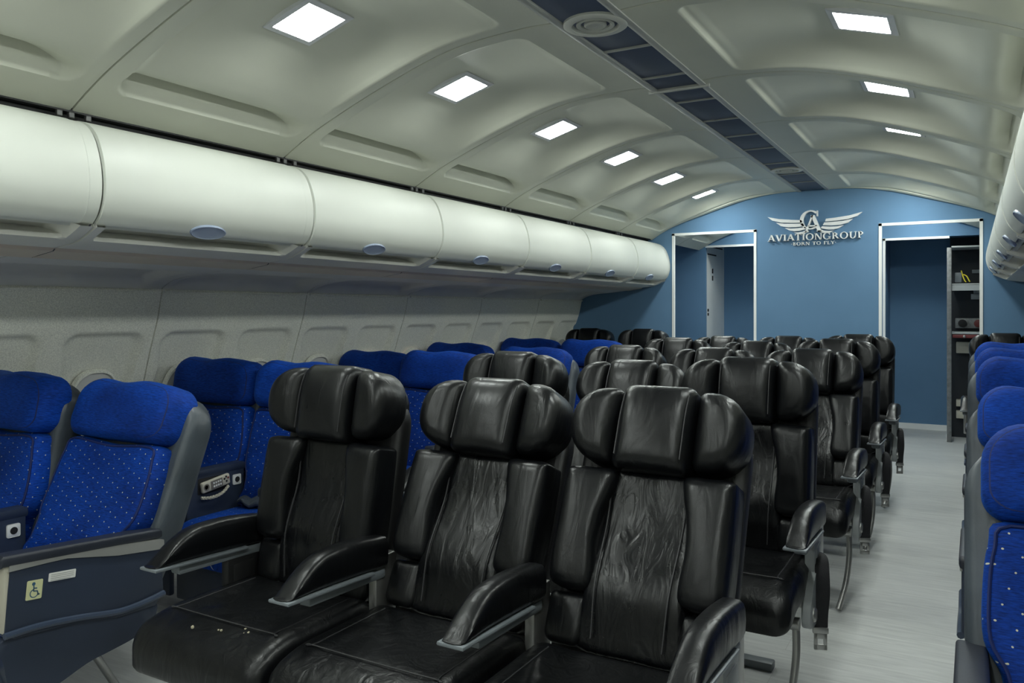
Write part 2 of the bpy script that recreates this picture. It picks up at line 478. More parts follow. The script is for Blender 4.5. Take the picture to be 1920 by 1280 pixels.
# blue bulkheads
def bulkhead(name, y0, y1, holes, top=2.63, xw=2.72):
    m = MB(); xs = sorted(set([-xw, xw] + [h[0] for h in holes] + [h[1] for h in holes]))
    for x0, x1 in zip(xs, xs[1:]):
        z0 = 0.
        for h in holes:
            if h[0] <= x0 + 1e-6 and h[1] >= x1 - 1e-6: z0 = h[2]
        if z0 < top: m.box(x0, x1, y0, y1, z0, top)
    return struct(m.build(name, 'wall', smooth=False))
DOOR_Z = 2.185
bulkhead('wall_front', WALL_Y, WALL_Y + .05, [(-1.377, -.53, DOOR_Z), (.565, 1.377, DOOR_Z)])
bulkhead('wall_rear', PART_Y, PART_Y + .05, [(-1.53, -.45, DOOR_Z), (.45, 1.60, DOOR_Z)])
struct(MB().box(-2.72, 2.72, END_Y, END_Y + .05, 0, 2.63).build('wall_end', 'wall', smooth=False))
struct(MB().box(-2.72, 2.72, PART_Y + .05, END_Y, 2.40, 2.45).build('ceiling', 'back', smooth=False))
struct(MB().box(-2.72, -1.53, BACK_Y - .05, BACK_Y, 0, 2.63).box(-1.53, 2.72, BACK_Y - .05, BACK_Y, 0, 2.63).build('wall_back', 'back', smooth=False))
for sx, nm in ((-1, 'wall_left'), (1, 'wall_right')):
    x0, x1 = sorted((sx * 2.66, sx * 2.72))
    struct(MB().box(x0, x1, WALL_Y + .05, END_Y, 0, 2.63).build(nm, 'wall', smooth=False))
# white trims round the openings
def door_trim(name, y, x0, x1, zt, w=.023, sides=(1, 1), z0=0.):
    m = MB()
    if sides[0]: m.box(x0 - .002, x0 + w, y - .008, y + .02, z0, zt)
    if sides[1]: m.box(x1 - w, x1 + .002, y - .008, y + .02, z0, zt)
    m.box(x0 - .002, x1 + .002, y - .008, y + .02, zt - w, zt + .002)
    return struct(m.build(name, 'trim', smooth=False))
door_trim('door_1', WALL_Y, -1.377, -.53, DOOR_Z)
door_trim('door_2', WALL_Y, .565, 1.377, DOOR_Z)
door_trim('door_3', PART_Y, -1.53, -.45, DOOR_Z, sides=(0, 1))
door_trim('door_4', PART_Y, .45, 1.09, DOOR_Z, sides=(1, 0))
struct(MB().box(-.45, 1.075, END_Y - .015, END_Y, 0, .065).box(1.062, 1.078, PART_Y + .05, END_Y - .015, 0, .065).build('baseboard_end', 'trim', smooth=False))
# corridor sides behind the second partition
struct(MB().box(.40, .45, PART_Y + .05, END_Y, 0, 2.4).box(-.45, -.40, PART_Y + .05, END_Y, 0, 2.4).build('wall_inner', 'wall', smooth=False))
m = MB().box(-1.58, -1.535, PART_Y + .06, END_Y, 0, 2.4)
lav = struct(m.build('wall_lavatory', 'lavdoor', smooth=False))
m = MB().box(-1.536, -1.530, PART_Y + .10, PART_Y + .48, 2.085, 2.10).box(-1.536, -1.530, PART_Y + .07, END_Y - .1, 2.185, 2.20)
for zz in (1.86, 1.77): m.box(-1.536, -1.530, PART_Y + .30, PART_Y + .34, zz, zz + .06, .006)
for zz in (1.38, 1.33): m.box(-1.536, -1.530, PART_Y + .10, PART_Y + .15, zz, zz + .035, .004)
struct(m.build('trim_3', 'dark', smooth=False))

# ------------------------------------------------------------------ ceiling spine: strip panels, rails, vents
for sx in (-1, 1):
    x0, x1 = sorted((sx * .109, sx * .143))
    struct(MB().box(x0, x1, BACK_Y, WALL_Y, 2.523, 2.60, .003).build('trim_%d' % (4 if sx < 0 else 5), 'rail'))
bars = [-2.4, -1.9, -1.4, -.9, -.4, .1, .6, 1.1, 1.5, 2.02, 2.48, 3.252, 3.724, 3.951, 4.243, 4.745, 5.239, 5.729, 6.366, 6.934, 7.413, WALL_Y]
for a, b in zip(bars, bars[1:]):
    vis = b > 2.4
    far = sum(1 for q in bars if q > 2.1 and q < b)
    o = MB().box(-.112, .112, a + .011, b - .011, 2.533, 2.556, .002).build('ceiling_panel', 'strip')
    struct(o)
for b in bars[:-1]:
    wide = abs(b - 3.951) < .01
    m = MB().box(-.109, .109, b - .009, b + .009, 2.527, 2.56, .002)
    if wide: m.box(-.16, .16, b - .008, b + .008, 2.514, 2.53, .003)
    struct(m.build('trim_6', 'rail'))
struct(MB().box(-.15, .15, BACK_Y, WALL_Y, 2.58, 2.63).build('ceiling', 'dark', smooth=False))
for y, lb in ((2.909, 'round pale air vent on the blue ceiling strip near the front'), (6.70, 'small far round air vent on the blue ceiling strip by the blue wall'), (-.9, None)):
    if lb is None: continue
    t = thing('air_vent', lb, 'air vent', (0, y, 2.524), 0, 'round vents on the ceiling strip')
    MB().lathe([(.128, .012), (.128, .0), (.122, -.004), (.094, -.006), (.088, .004), (.086, .02)], n=48).build('rim', 'vent', t)
    MB().lathe([(.090, .03), (.088, .028)], n=40).build('throat', 'dark', t)
    MB().lathe([(.074, .02), (.076, .0), (.070, -.004), (.058, .002), (.054, .02)], n=40).build('ring', 'vent', t)
    MB().lathe([(.044, .02), (.045, .0), (.038, -.005), (.028, .0), (.014, -.002), (.002, -.003)], n=40).build('hub', 'vent', t)

# ------------------------------------------------------------------ ceiling lamps
LX = .926
def lamp(y, sx, label):
    z = interp(COF, LX) - .012; sl = math.atan2(interp(COF, LX + .1) - interp(COF, LX - .1), .2)
    t = thing('ceiling_light', label, 'ceiling light', (sx * LX, y, z), 0, 'square ceiling lights')
    t.rotation_euler = (0, -sx * sl, 0)
    m = MB(); o, i = .123, .098
    m.rings([[(x * o, q * o, .03) for x, q in ((-1, -1), (1, -1), (1, 1), (-1, 1))], [(x * o, q * o, -.004) for x, q in ((-1, -1), (1, -1), (1, 1), (-1, 1))],
             [(x * i, q * i, -.006) for x, q in ((-1, -1), (1, -1), (1, 1), (-1, 1))], [(x * i, q * i, .004) for x, q in ((-1, -1), (1, -1), (1, 1), (-1, 1))]], True, False)
    m.build('frame', 'light_frame', t, smooth=False)
    MB().extrude(rrect(-i, i, -i, i, .016), -.0045, .003, 'z').build('diffuser', 'lamp', t, smooth=False)
ORD = ['nearest', 'second', 'third', 'fourth', 'fifth', 'sixth', 'seventh', 'eighth', 'ninth', 'tenth', 'eleventh']
nl = {-1: 0, 1: 0}
for (a, b) in spans + vest:
    for sx in (-1, 1):
        y = (a + b) / 2
        if b > 9: pass
        first = 2. if sx < 0 else 3.
        k = nl[sx]
        side = 'left' if sx < 0 else 'right'
        if y > first and y < WALL_Y:
            nl[sx] += 1
            lb = 'square white ceiling light, %s in the row of panels %s of the blue strip' % (ORD[k] if k else 'nearest', side)
        elif y > WALL_Y:
            lb = 'square white added ceiling light, unseen behind the blue wall, %s side, %s pair' % (side, 'first' if y < 8.9 else 'second')  # vestibule lamps are added out of view to brighten the second partition
        else:
            lb = 'square white ceiling light above the camera, %s row, %.1f m behind the view' % (side, 3.2 - y)
            lb = 'square white ceiling light overhead in the %s row, %s back from the view' % (side, ORD[min(10, int((3.4 - y) / P))])
        lamp(y, sx, lb)

# ------------------------------------------------------------------ overhead bins
DOORP = [(1.618, 2.102), (1.560, 2.096), (1.500, 2.074), (1.452, 2.030), (1.420, 1.962), (1.402, 1.885), (1.402, 1.81), (1.425, 1.745), (1.462, 1.705)]
DOORS = spline(DOORP, 4, False)
def overhead_bin(a, b, sx, label, group, end=False):
    t = thing('overhead_bin', label, 'overhead bin', (sx * 1.6, (a + b) / 2, 1.62), 0, group)
    L = (b - a) / 2
    def loc(x, y, z): return (sx * (x - 1.6), y, z - 1.62)
    # door: a curved shell with a step near its far end
    ys = [-L + .004, -L + .007, -L + .05, L - .056, L - .052, L - .007, L - .004]
    def f(i, y):
        x, z = DOORS[int(i)]; x0, z0 = DOORS[max(0, int(i) - 1)]; x1, z1 = DOORS[min(len(DOORS) - 1, int(i) + 1)]
        nx, nz = (z1 - z0), -(x1 - x0); q = math.hypot(nx, nz); nx, nz = nx / q, nz / q
        d = 0.
        if y < -L + .005 or y > L - .005: d = -.012
        elif y > L - .054: d = -.0025
        if i == 0 or i == len(DOORS) - 1: d -= .004
        return loc(x + nx * d, y, z + nz * d)
    dm = MB().grid(f, range(len(DOORS)), ys)
    # inner skin
    dm.grid(lambda i, y: loc(DOORS[int(i)][0] + .03, y, DOORS[int(i)][1] - .004), range(len(DOORS)), [-L + .004, L - .004], True)
    door = dm.build('door', 'bin', t, sharp=30)
    # latch at the lower far half of the door
    k = len(DOORS) - 3; lx, lz = DOORS[k]; tx, tz = DOORS[k + 1][0] - DOORS[k - 1][0], DOORS[k + 1][1] - DOORS[k - 1][1]; q = math.hypot(tx, tz); tx, tz = tx / q, tz / q
    nx, nz = tz, -tx
    lm = MB(); yc = -.045
    def ov(s_, h): return [loc(lx + tx * .036 * s_ * math.sin(w) + nx * h, yc + .088 * s_ * math.cos(w), lz + tz * .036 * s_ * math.sin(w) + nz * h) for w in [2 * math.pi * i / 32 for i in range(32)]]
    lm.rings([ov(1., -.004), ov(1., .004), ov(.94, .007), ov(.86, .004), ov(.5, .003), ov(.1, .003)]); lm.build('latch', 'latch', door)
    # lip below the door with a finger scoop
    prof = spline([(1.452, 1.700), (1.478, 1.687), (1.52, 1.668), (1.57, 1.650), (1.64, 1.640), (1.72, 1.632)], 5, False)
    ys = sorted(set([round(y, 4) for y in [-L + .003, -L + .006] + lin(-L + .03, -L + .12, 8) + lin(-L + .12, L - .16, 6) + lin(L - .16, L - .03, 10) + [L - .006, L - .003]]))
    def g(i, y):
        x, z = prof[int(i)]; d = math.hypot(x - 1.452, z - 1.70)
        w = min((y + L - .045) / .05, (L - .06 - y) / .07, 1.)
        u = min(max((.098 - d) / .012, 0), 1)
        if w > 0 and u > 0:
            x += .075 * gsoft(w) * u; z += .035 * gsoft(w) * u
        if y < -L + .004 or y > L - .004: z += .015
        return loc(x, y, z)
    MB().grid(g, range(len(prof)), ys).build('lip', 'binlip', t, sharp=40)
    # service strip under the lip
    m = MB(); sy = [-L + .003] + lin(-L + .05, L - .05, 4) + [L - .003]
    m.grid(lambda i, y: loc(*[(1.70, y, 1.634), (1.715, y, 1.622), (1.86, y, 1.602), (1.875, y, 1.610)][int(i)]), range(4), sy)
    m.build('service_strip', 'psu', t, sharp=20)
    if end:
        pts = [loc(x, L - .004, z) for x, z in DOORS + prof]
        pts += [loc(x, L - .004, z) for x, z in ((1.9, 1.62), (1.9, 2.1))]
        MB().add(pts, [tuple(range(len(pts)))]).build('end_cap', 'bin', t, smooth=False)
    return t
bin_spans = [s for s in spans if s[1] > -1]
for sx, sd in ((-1, 'left'), (1, 'right')):
    lst = [s for s in bin_spans]
    vis = [s for s in lst if s[1] > (1.6 if sx < 0 else 3.9)]
    for s in lst:
        if s in vis:
            k = vis.index(s)
            if sx < 0:
                lb = ['cream overhead bin cut by the left picture edge', 'large cream overhead bin next after the one cut off at left, blue-grey latch', 'cream overhead bin above the near blue pair, third along the left wall',
                      'cream overhead bin, fourth along the left wall', 'cream overhead bin, fifth along the left wall', 'cream overhead bin, last but one before the blue wall at left', 'rounded end overhead bin meeting the blue wall beside the left doorway'][k]
            else:
                lb = ['cream overhead bin cut by the right picture edge', 'cream overhead bin with oval latch, next along from the right picture edge', 'cream overhead bin at right, last but one before the blue wall', 'rounded end overhead bin meeting the blue wall beside the right doorway'][k]
        else:
            lb = 'cream overhead bin on the %s wall, %s behind the ones in view' % (sd, ORD[[q for q in lst if q not in vis][::-1].index(s)])
        overhead_bin(s[0], s[1], sx, lb, 'overhead bins along the %s wall' % sd, s[1] >= WALL_Y - .01)
    # dark gap rail and hinge clips above the bins
    x0, x1 = sorted((sx * 1.600, sx * 1.70))
    struct(MB().box(x0, x1, -1.4, WALL_Y, 2.132, 2.16).box(*sorted((sx * 1.64, sx * 1.70)), -1.4, WALL_Y, 2.08, 2.13).build('trim_%d' % (7 if sx < 0 else 8), 'gap', smooth=False))
    for s in lst[1:]:
        m = MB()
        for dy in (-.06, -.015, .05):
            m.box(*sorted((sx * 1.588, sx * 1.604)), s[0] + dy, s[0] + dy + .022, 2.108, 2.130, .003)
        struct(m.build('trim_%d' % (9 if sx < 0 else 10), 'clip', smooth=False))

# ------------------------------------------------------------------ wall sign
def glyph(ch):
    """list of polygons on a unit cap height, and the advance"""
    t, u = .17, .075; Q = []
    def st(x0, y0, x1, y1, w): Q.append([(x0 - w / 2, y0), (x0 + w / 2, y0), (x1 + w / 2, y1), (x1 - w / 2, y1)])
    def sf(x, top, w=.32, h=.055): Q.append([(x - w / 2, 1 - h), (x + w / 2, 1 - h), (x + w / 2, 1), (x - w / 2, 1)] if top else [(x - w / 2, 0), (x + w / 2, 0), (x + w / 2, h), (x - w / 2, h)])
    def bar(x0, x1, y, h=.07): Q.append([(x0, y), (x1, y), (x1, y + h), (x0, y + h)])
    def ring(cx, cy, rx, ry, a0, a1, tx=t, ty=u):
        n = max(4, int(abs(a1 - a0) / 14)); A = [R(a0 + (a1 - a0) * i / n) for i in range(n + 1)]
        for p, q in zip(A, A[1:]):
            Q.append([(cx + rx * math.cos(p), cy + ry * math.sin(p)), (cx + rx * math.cos(q), cy + ry * math.sin(q)), (cx + (rx - tx) * math.cos(q), cy + (ry - ty) * math.sin(q)), (cx + (rx - tx) * math.cos(p), cy + (ry - ty) * math.sin(p))])
    if ch == 'I': st(.2, 0, .2, 1, t); sf(.2, 0); sf(.2, 1); a = .42
    elif ch == 'A': st(.1, 0, .46, 1, .09); st(.84, 0, .46, 1, .2); bar(.22, .70, .32); sf(.1, 0, .26); sf(.84, 0, .32); a = .96
    elif ch == 'V': st(.12, 1, .48, 0, .2); st(.84, 1, .48, 0, .09); sf(.12, 1, .32); sf(.84, 1, .26); a = .94
    elif ch == 'T': st(.42, 0, .42, 1, t); bar(.02, .82, .93); st(.04, .78, .04, .95, .05); st(.80, .78, .80, .95, .05); sf(.42, 0); a = .86
    elif ch == 'O': ring(.5, .5, .5, .52, 0, 360); a = 1.04
    elif ch == 'N': st(.14, 0, .14, 1, .08); st(.18, 1, .80, 0, .2); st(.84, 0, .84, 1, .08); sf(.14, 0, .26); sf(.12, 1, .26); sf(.84, 1, .26); a = 1.0
    elif ch == 'C': ring(.5, .5, .5, .52, 48, 318); st(.82, .68, .82, .98, .06); a = .92
    elif ch == 'G': ring(.5, .5, .5, .52, 48, 325); st(.82, .68, .82, .98, .06); st(.82, .06, .82, .44, t); bar(.66, .98, .40, .055); a = 1.04
    elif ch == 'R': st(.2, 0, .2, 1, t); sf(.2, 0); sf(.2, 1); ring(.26, .74, .42, .26, -90, 90); st(.48, .5, .84, 0, .2); sf(.86, 0, .24); a = .95
    elif ch == 'P': st(.2, 0, .2, 1, t); sf(.2, 0); sf(.2, 1); ring(.26, .72, .42, .28, -90, 90); a = .74
    elif ch == 'U': st(.2, .32, .2, 1, t); st(.8, .32, .8, 1, .08); sf(.2, 1); sf(.8, 1, .26); ring(.475, .36, .36, .38, 180, 360); a = .98
    elif ch == 'B': st(.2, 0, .2, 1, t); sf(.2, 0); sf(.2, 1); ring(.26, .75, .36, .25, -90, 90); ring(.26, .27, .42, .27, -90, 90); a = .78
    elif ch == 'F': st(.2, 0, .2, 1, t); sf(.2, 0); bar(.05, .66, .93); bar(.2, .52, .48); st(.64, .76, .64, .95, .05); a = .72
    elif ch == 'L': st(.2, 0, .2, 1, t); sf(.2, 1); bar(.05, .68, 0); st(.66, .05, .66, .25, .05); a = .74
    elif ch == 'Y': st(.1, 1, .45, .45, .2); st(.8, 1, .45, .45, .09); st(.45, 0, .45, .5, t); sf(.45, 0); sf(.1, 1, .3); sf(.8, 1, .26); a = .9
    elif ch == '.': Q.append([(.1 + .09 * math.cos(R(w)), .5 + .09 * math.sin(R(w))) for w in range(0, 360, 45)]); a = .25
    else: a = .42
    return Q, a
def lettering(m, text, x0, x1, z, h, y0, y1, gap=.08):
    G = [glyph(c) for c in text]; tot = sum(a + gap for q, a in G) - gap; k = (x1 - x0) / tot; x = x0
    for q, a in G:
        for poly in q: m.extrude([(x + px * k, z + pz * h) for px, pz in poly], y0, y1, 'y')
        x += (a + gap) * k
    return m
sg = thing('wall_sign', 'white raised winged monogram sign with AVIATIONGROUP lettering on the blue wall', 'sign', (0, WALL_Y, 2.06))
def rel(m): m.v = [(x, y - WALL_Y, z - 2.06) for x, y, z in m.v]; return m
ya, yb = WALL_Y - .035, WALL_Y - .001
rel(lettering(MB(), 'AVIATIONGROUP', -.413, .439, 2.060, .062, ya, yb)).build('lettering', 'sign', sg, smooth=False)
rel(lettering(MB(), '.BORN TO FLY.', -.198, .202, 2.014, .031, WALL_Y - .02, yb, .12)).build('tagline', 'sign', sg, smooth=False)
m = MB()
for poly in glyph('C')[0]: m.extrude([(-.118 + px * .19, 2.162 + pz * .175) for px, pz in poly], ya, yb, 'y')
rel(m).build('monogram', 'sign', sg, smooth=False)
m = MB()
for poly in glyph('A')[0]: m.extrude([(-.078 + px * .165, 2.136 + pz * .155) for px, pz in poly], ya - .012, yb, 'y')
rel(m).build('monogram', 'sign', sg, smooth=False)
feathers = [  # top edge then bottom edge, from the root outwards, for the right-hand wing
    [(.115, 2.252), (.20, 2.258), (.32, 2.272), (.428, 2.298), (.385, 2.262), (.30, 2.238), (.20, 2.230), (.108, 2.228)],
    [(.100, 2.218), (.18, 2.220), (.27, 2.225), (.348, 2.238), (.305, 2.205), (.24, 2.190), (.16, 2.188), (.088, 2.194)],
    [(.080, 2.184), (.15, 2.176), (.21, 2.176), (.268, 2.184), (.228, 2.160), (.18, 2.150), (.13, 2.152), (.070, 2.166)],
    [(.062, 2.158), (.10, 2.142), (.14, 2.136), (.185, 2.138), (.155, 2.124), (.12, 2.120), (.09, 2.122), (.050, 2.138)]]
for sx in (-1, 1):
    for q in feathers:
        poly = [(sx * x + (.0 if sx > 0 else .012), z) for x, z in q]
        if sx < 0: poly = poly[::-1]
        rel(MB().extrude(poly, ya, yb, 'y')).build('wing_feather', 'sign', sg, smooth=False)

# ------------------------------------------------------------------ galley rack behind the right doorway
g = thing('galley_rack', 'open dark galley rack with metal post and shelves behind the right doorway', 'galley rack', (1.09, PART_Y, 0))
gx, gw = 0., .52
MB().box(-.022, .022, -.03, .04, 0, 2.06, .003).build('post', 'rack', g)
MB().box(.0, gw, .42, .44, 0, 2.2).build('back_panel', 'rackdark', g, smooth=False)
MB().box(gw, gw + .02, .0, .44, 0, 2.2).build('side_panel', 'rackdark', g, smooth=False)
for z, th in ((2.06, .018), (1.665, .014), (1.145, .022)):
    m = MB().box(.02, gw, 0., .42, z, z + th, .004)
    if th < .016:
        m.box(.02, gw, -.005, .01, z - .06, z - .002)
    m.build('shelf', 'shelf', g)
m = MB().box(.05, gw - .01, .36, .41, 1.20, 1.31, .006); cp = m.build('connector_panel', 'rack', g)
for x, c in ((.12, 'dark'), (.27, 'red'), (.42, 'dark')):
    MB().lathe([(.042, .36), (.042, .335), (.03, .33), (.005, .33)], (x, 0, 1.255), 'y', 20).build('connector', c, cp)
o = MB().box(.20, .34, .38, .42, 1.515, 1.575, .005).box(.225, .31, .39, .42, 1.575, 1.62, .004).build('socket_box', 'lgrey', g)
MB().box(.21, .39, .40, .42, 1.80, 1.84, .004).build('handle', 'grey', g)
MB().box(.06, .30, .30, .42, .93, 1.05, .006).box(.09, .27, .29, .30, .97, 1.01).build('drawer', 'beige', g)
MB().box(.03, gw, .0, .02, 1.105, 1.14, .003).build('latch_rail', 'red', g)
for x in (.14, .30): MB().lathe([(.012, 0.), (.014, -.012), (.006, -.02)], (x, 0, 1.12), 'y', 12).build('latch', 'alu', g)
MB().box(.06, .42, .3, .42, .35, .42, .005).box(.06, .42, .3, .42, .22, .30, .005).build('crate', 'beige', g)
cb = MB()
cb.tube(spline([(.11, .16, 1.82), (.12, .12, 1.78), (.14, .10, 1.72), (.155, .10, 1.697)], 6, False), .006, 6)
cb.tube(spline([(.13, .16, 1.78), (.16, .12, 1.76), (.18, .10, 1.72), (.19, .10, 1.70)], 6, False), .006, 6)
o = cb.build('cable', 'yellow'); o.location = (1.09, PART_Y, 0); tag(o, 'yellow cable loop on the upper shelf of the dark galley rack', 'cable')
o = MB().box(.05, .115, .12, .2, 1.694, 1.80, .008).build('canister', 'grey'); o.location = (1.09, PART_Y, 0); tag(o, 'dim grey canister beside the yellow cable on the galley shelf', 'canister')

# ------------------------------------------------------------------ black leather seats
PZ = .478                  # pivot height of the backs
def wing(sx):
    x0, x1 = .113, .254
    o = rrect(x0, x1, .497, .722, (.022, .10, .105, .022), 8)
    if sx < 0: o = [(-x, z) for x, z in o[::-1]]
    def fn(x, y, z):
        k = max(0, abs(x) - .13) / .125
        return (x, y - .022 * k ** 1.5 + (.0 if y < -.06 else .01 * k), z)
    return MB().pad(o, .035, -.112, .045, .010, fn)
def bolster(sx):
    o = spline([(.232, .478), (.165, .483), (.098, .480), (.100, .43), (.118, .36), (.124, .28), (.116, .20), (.120, .155), (.16, .142), (.215, .145), (.242, .17), (.246, .27), (.245, .38), (.243, .455)], 4)
    if sx > 0: pass
    o = [(sx * x, z) for x, z in o]
    def fn(x, y, z):
        k = (abs(x) - .1) / .15
        return (x, y - .018 * k * (1 if y < -.03 else 0), z)
    return MB().pad(o, .02, -.092, .03, .012, fn)
def seam_loop(out, y, ins=.004, r=.0022):
    us = [p[0] for p in out]; vs_ = [p[1] for p in out]; cu, cv = (min(us) + max(us)) / 2, (min(vs_) + max(vs_)) / 2; hu, hv = (max(us) - min(us)) / 2, (max(vs_) - min(vs_)) / 2
    return [(cu + (u - cu) * (hu - ins) / hu, y, cv + (v - cv) * (hv - ins) / hv) for u, v in out]
LM = {}
head_out = rrect(-.109, .109, .482, .735, (.02, .02, .032, .032), 5)
def headfn(x, y, z):
    k = (z - .61) / .125
    return (x, y + .020 * max(0, k) ** 2 * (1 if y < -.03 else 0), z)
LM['headrest'] = MB().pad(head_out, .03, -.128, .038, .010, headfn).mesh('headrest', 'leather')
for q, nm in ((-.094, 'head_seamL'), (.094, 'head_seamR')):
    LM[nm] = MB().tube([(q, -.128 + .030 * max(0, (z - .61) / .125) ** 2, z) for z in lin(.515, .70, 10)], .0022, 5).mesh('stitching', 'stitch')
LM['wingL'] = wing(-1).mesh('headrest_wing', 'leather_c'); LM['wingR'] = wing(1).mesh('headrest_wing', 'leather_c')
LM['head_back'] = MB().pad(rrect(-.235, .235, .44, .715, (.03, .03, .11, .11)), .075, .0, .02, .0, None, 'y', .03).mesh('headrest_shell', 'leather_c')
cen = [(x, z) for x, z in spline([(-.12, .484), (.0, .488), (.12, .484), (.132, .40), (.140, .30), (.140, .18), (.150, .06), (.145, .0), (0, -.005), (-.145, .0), (-.150, .06), (-.140, .18), (-.140, .30), (-.132, .40)], 4)]
def cenfn(x, y, z):
    q = 0.
    if y < -.03: q = -.022 * math.exp(-((z - .16) / .10) ** 2) + .012 * math.exp(-((z - .36) / .09) ** 2)
    return (x, y + q, z)
LM['center'] = MB().pad(cen[::-1], .02, -.060, .022, .008, cenfn, dome=6).mesh('back_cushion', 'leather_w')
for q, nm in ((-1, 'center_seamL'), (1, 'center_seamR')):
    LM[nm] = MB().tube([(q * (.098 + .012 * math.sin(3 * (z - .05))), -.073 + (-.022 * math.exp(-((z - .16) / .10) ** 2) + .012 * math.exp(-((z - .36) / .09) ** 2)), z) for z in lin(.03, .46, 16)], .0026, 5).mesh('stitching', 'stitch')
LM['bolsterL'] = bolster(-1).mesh('bolster', 'leather'); LM['bolsterR'] = bolster(1).mesh('bolster', 'leather')
for s_, nm in ((-1, 'lowL'), (1, 'lowR')):
    o = rrect(.128, .243, .0, .135, (.03, .03, .015, .015), 4)
    if s_ < 0: o = [(-x, z) for x, z in o[::-1]]
    LM[nm] = MB().pad(o, .02, -.072, .02, .006).mesh('lower_bolster', 'leather_c')
LM['shell'] = MB().pad(rrect(-.248, .248, -.05, .66, (.04, .04, .10, .10)), .085, .0, .02, .0, None, 'y', .04).mesh('back_shell', 'shell')
def cushfn(x, y, z):
    k = min(max((-.36 - y) / .17, 0), 1)
    s = max(0, abs(x) - .17) / .10
    return (x, y, z - .045 * k * k + .010 * s * s * (1 if z > .46 else 0) - .010 * math.exp(-((y + .25) / .15) ** 2) * (1 if z > .46 and s == 0 else 0))
LM['cushion'] = MB().pad(rrect(-.264, .264, -.53, -.04, (.05, .05, .03, .03), 6), -.395, -.505, .045, .006, cushfn, 'z', .02, 7).mesh('seat_cushion', 'leather_c')
LM['cush_seam'] = MB().tube(spline([(-.20, -.10, .5085), (-.20, -.38, .5085), (-.19, -.40, .5085), (.19, -.40, .5085), (.20, -.38, .5085), (.20, -.10, .5085)], 5, False), .0022, 5).mesh('stitching', 'stitch')
# armrest: a curved padded arm on a grey tray
def arm_parts():
    m = MB(); rs = []
    for i, t in enumerate(lin(0, 1, 16)):
        y = -.035 - .40 * t
        zt = .702 + .018 * math.sin(math.pi * min(t * 1.05, 1)) - .070 * max(0, (t - .62) / .38) ** 2
        zb = .605 + .022 * t
        w = .035 * (1 - .10 * max(0, (t - .85) / .15) ** 2)
        sq = []
        for q in range(16):
            a = 2 * math.pi * q / 16; c, s = math.cos(a), math.sin(a)
            e = .55
            sq.append((w * abs(c) ** e * (1 if c > 0 else -1), y, (zt + zb) / 2 + (zt - zb) / 2 * abs(s) ** e * (1 if s > 0 else -1)))
        rs.append(sq)
    y = rs[-1][0][1]
    end = rs[-1]; cz = sum(p[2] for p in end) / 16
    rs.append([(p[0] * .85, y - .012, cz + (p[2] - cz) * .85) for p in end]); rs.append([(p[0] * .4, y - .018, cz + (p[2] - cz) * .4) for p in end])
    m.rings(rs)
    t_ = MB().box(-.038, .038, -.455, -.10, .601, .611, .004, 2, lambda x, y, z: (x, y, z + .017 * (-.1 - y) / .35)).box(-.022, .022, -.36, -.03, .575, .606, .008, 2, lambda x, y, z: (x, y, z + .012 * (-.1 - y) / .35))
    return m.mesh('armrest', 'leather'), t_.mesh('tray', 'grey')
LM['arm'], LM['arm_tray'] = arm_parts()
LM['arm_bracket'] = MB().box(-.016, .016, -.07, .03, .40, .64, .006).mesh('bracket', 'alu')
LM['side_plate'] = MB().extrude(spline([(-.27, .31), (-.28, .38), (-.21, .455), (-.10, .50), (-.03, .50), (-.02, .42), (-.07, .34), (-.16, .30)], 5), -.016, .016, 'x', .006).mesh('side_plate', 'lgrey')
LM['side_dark'] = LM['side_plate'].copy(); LM['side_dark'].materials[0] = M['shell']
LM['hub'] = MB().lathe([(.026, -.02), (.026, .020), (.02, .026), (.004, .026)], (0, -.225, .345), 'x', 20).mesh('hinge', 'alu')
LM['bolt'] = MB().lathe([(.010, -.0), (.010, .022), (.004, .022)], (0, -.11, .42), 'x', 14).mesh('bolt', 'alu')
LM['arm_support'] = MB().box(-.018, .018, -.17, -.03, .40, .61, .008).box(-.012, .022, -.15, -.06, .36, .56, .006).mesh('arm_support', 'lgrey')
LM['arm_dark'] = LM['arm_support'].copy(); LM['arm_dark'].materials[0] = M['shell']
LM['beam'] = MB().tube([(-.262, -.34, .345), (.262, -.34, .345)], .022, 12).mesh('beam', 'alu')
LM['beam2'] = MB().tube([(-.262, -.12, .345), (.262, -.12, .345)], .022, 12).mesh('beam', 'alu')
LM['leg'] = MB().tube(spline([(0, -.34, .34), (.004, -.36, .24), (-.006, -.40, .12), (-.03, -.46, .012)], 8, False), .013, 10).mesh('leg', 'alu')
LM['leg2'] = MB().tube([(0, -.12, .34), (0, .05, .03)], .016, 10).mesh('leg', 'alu')
LM['foot'] = MB().box(-.36, -.035, .03, .085, 0, .032, .006).mesh('floor_bar', 'grey')
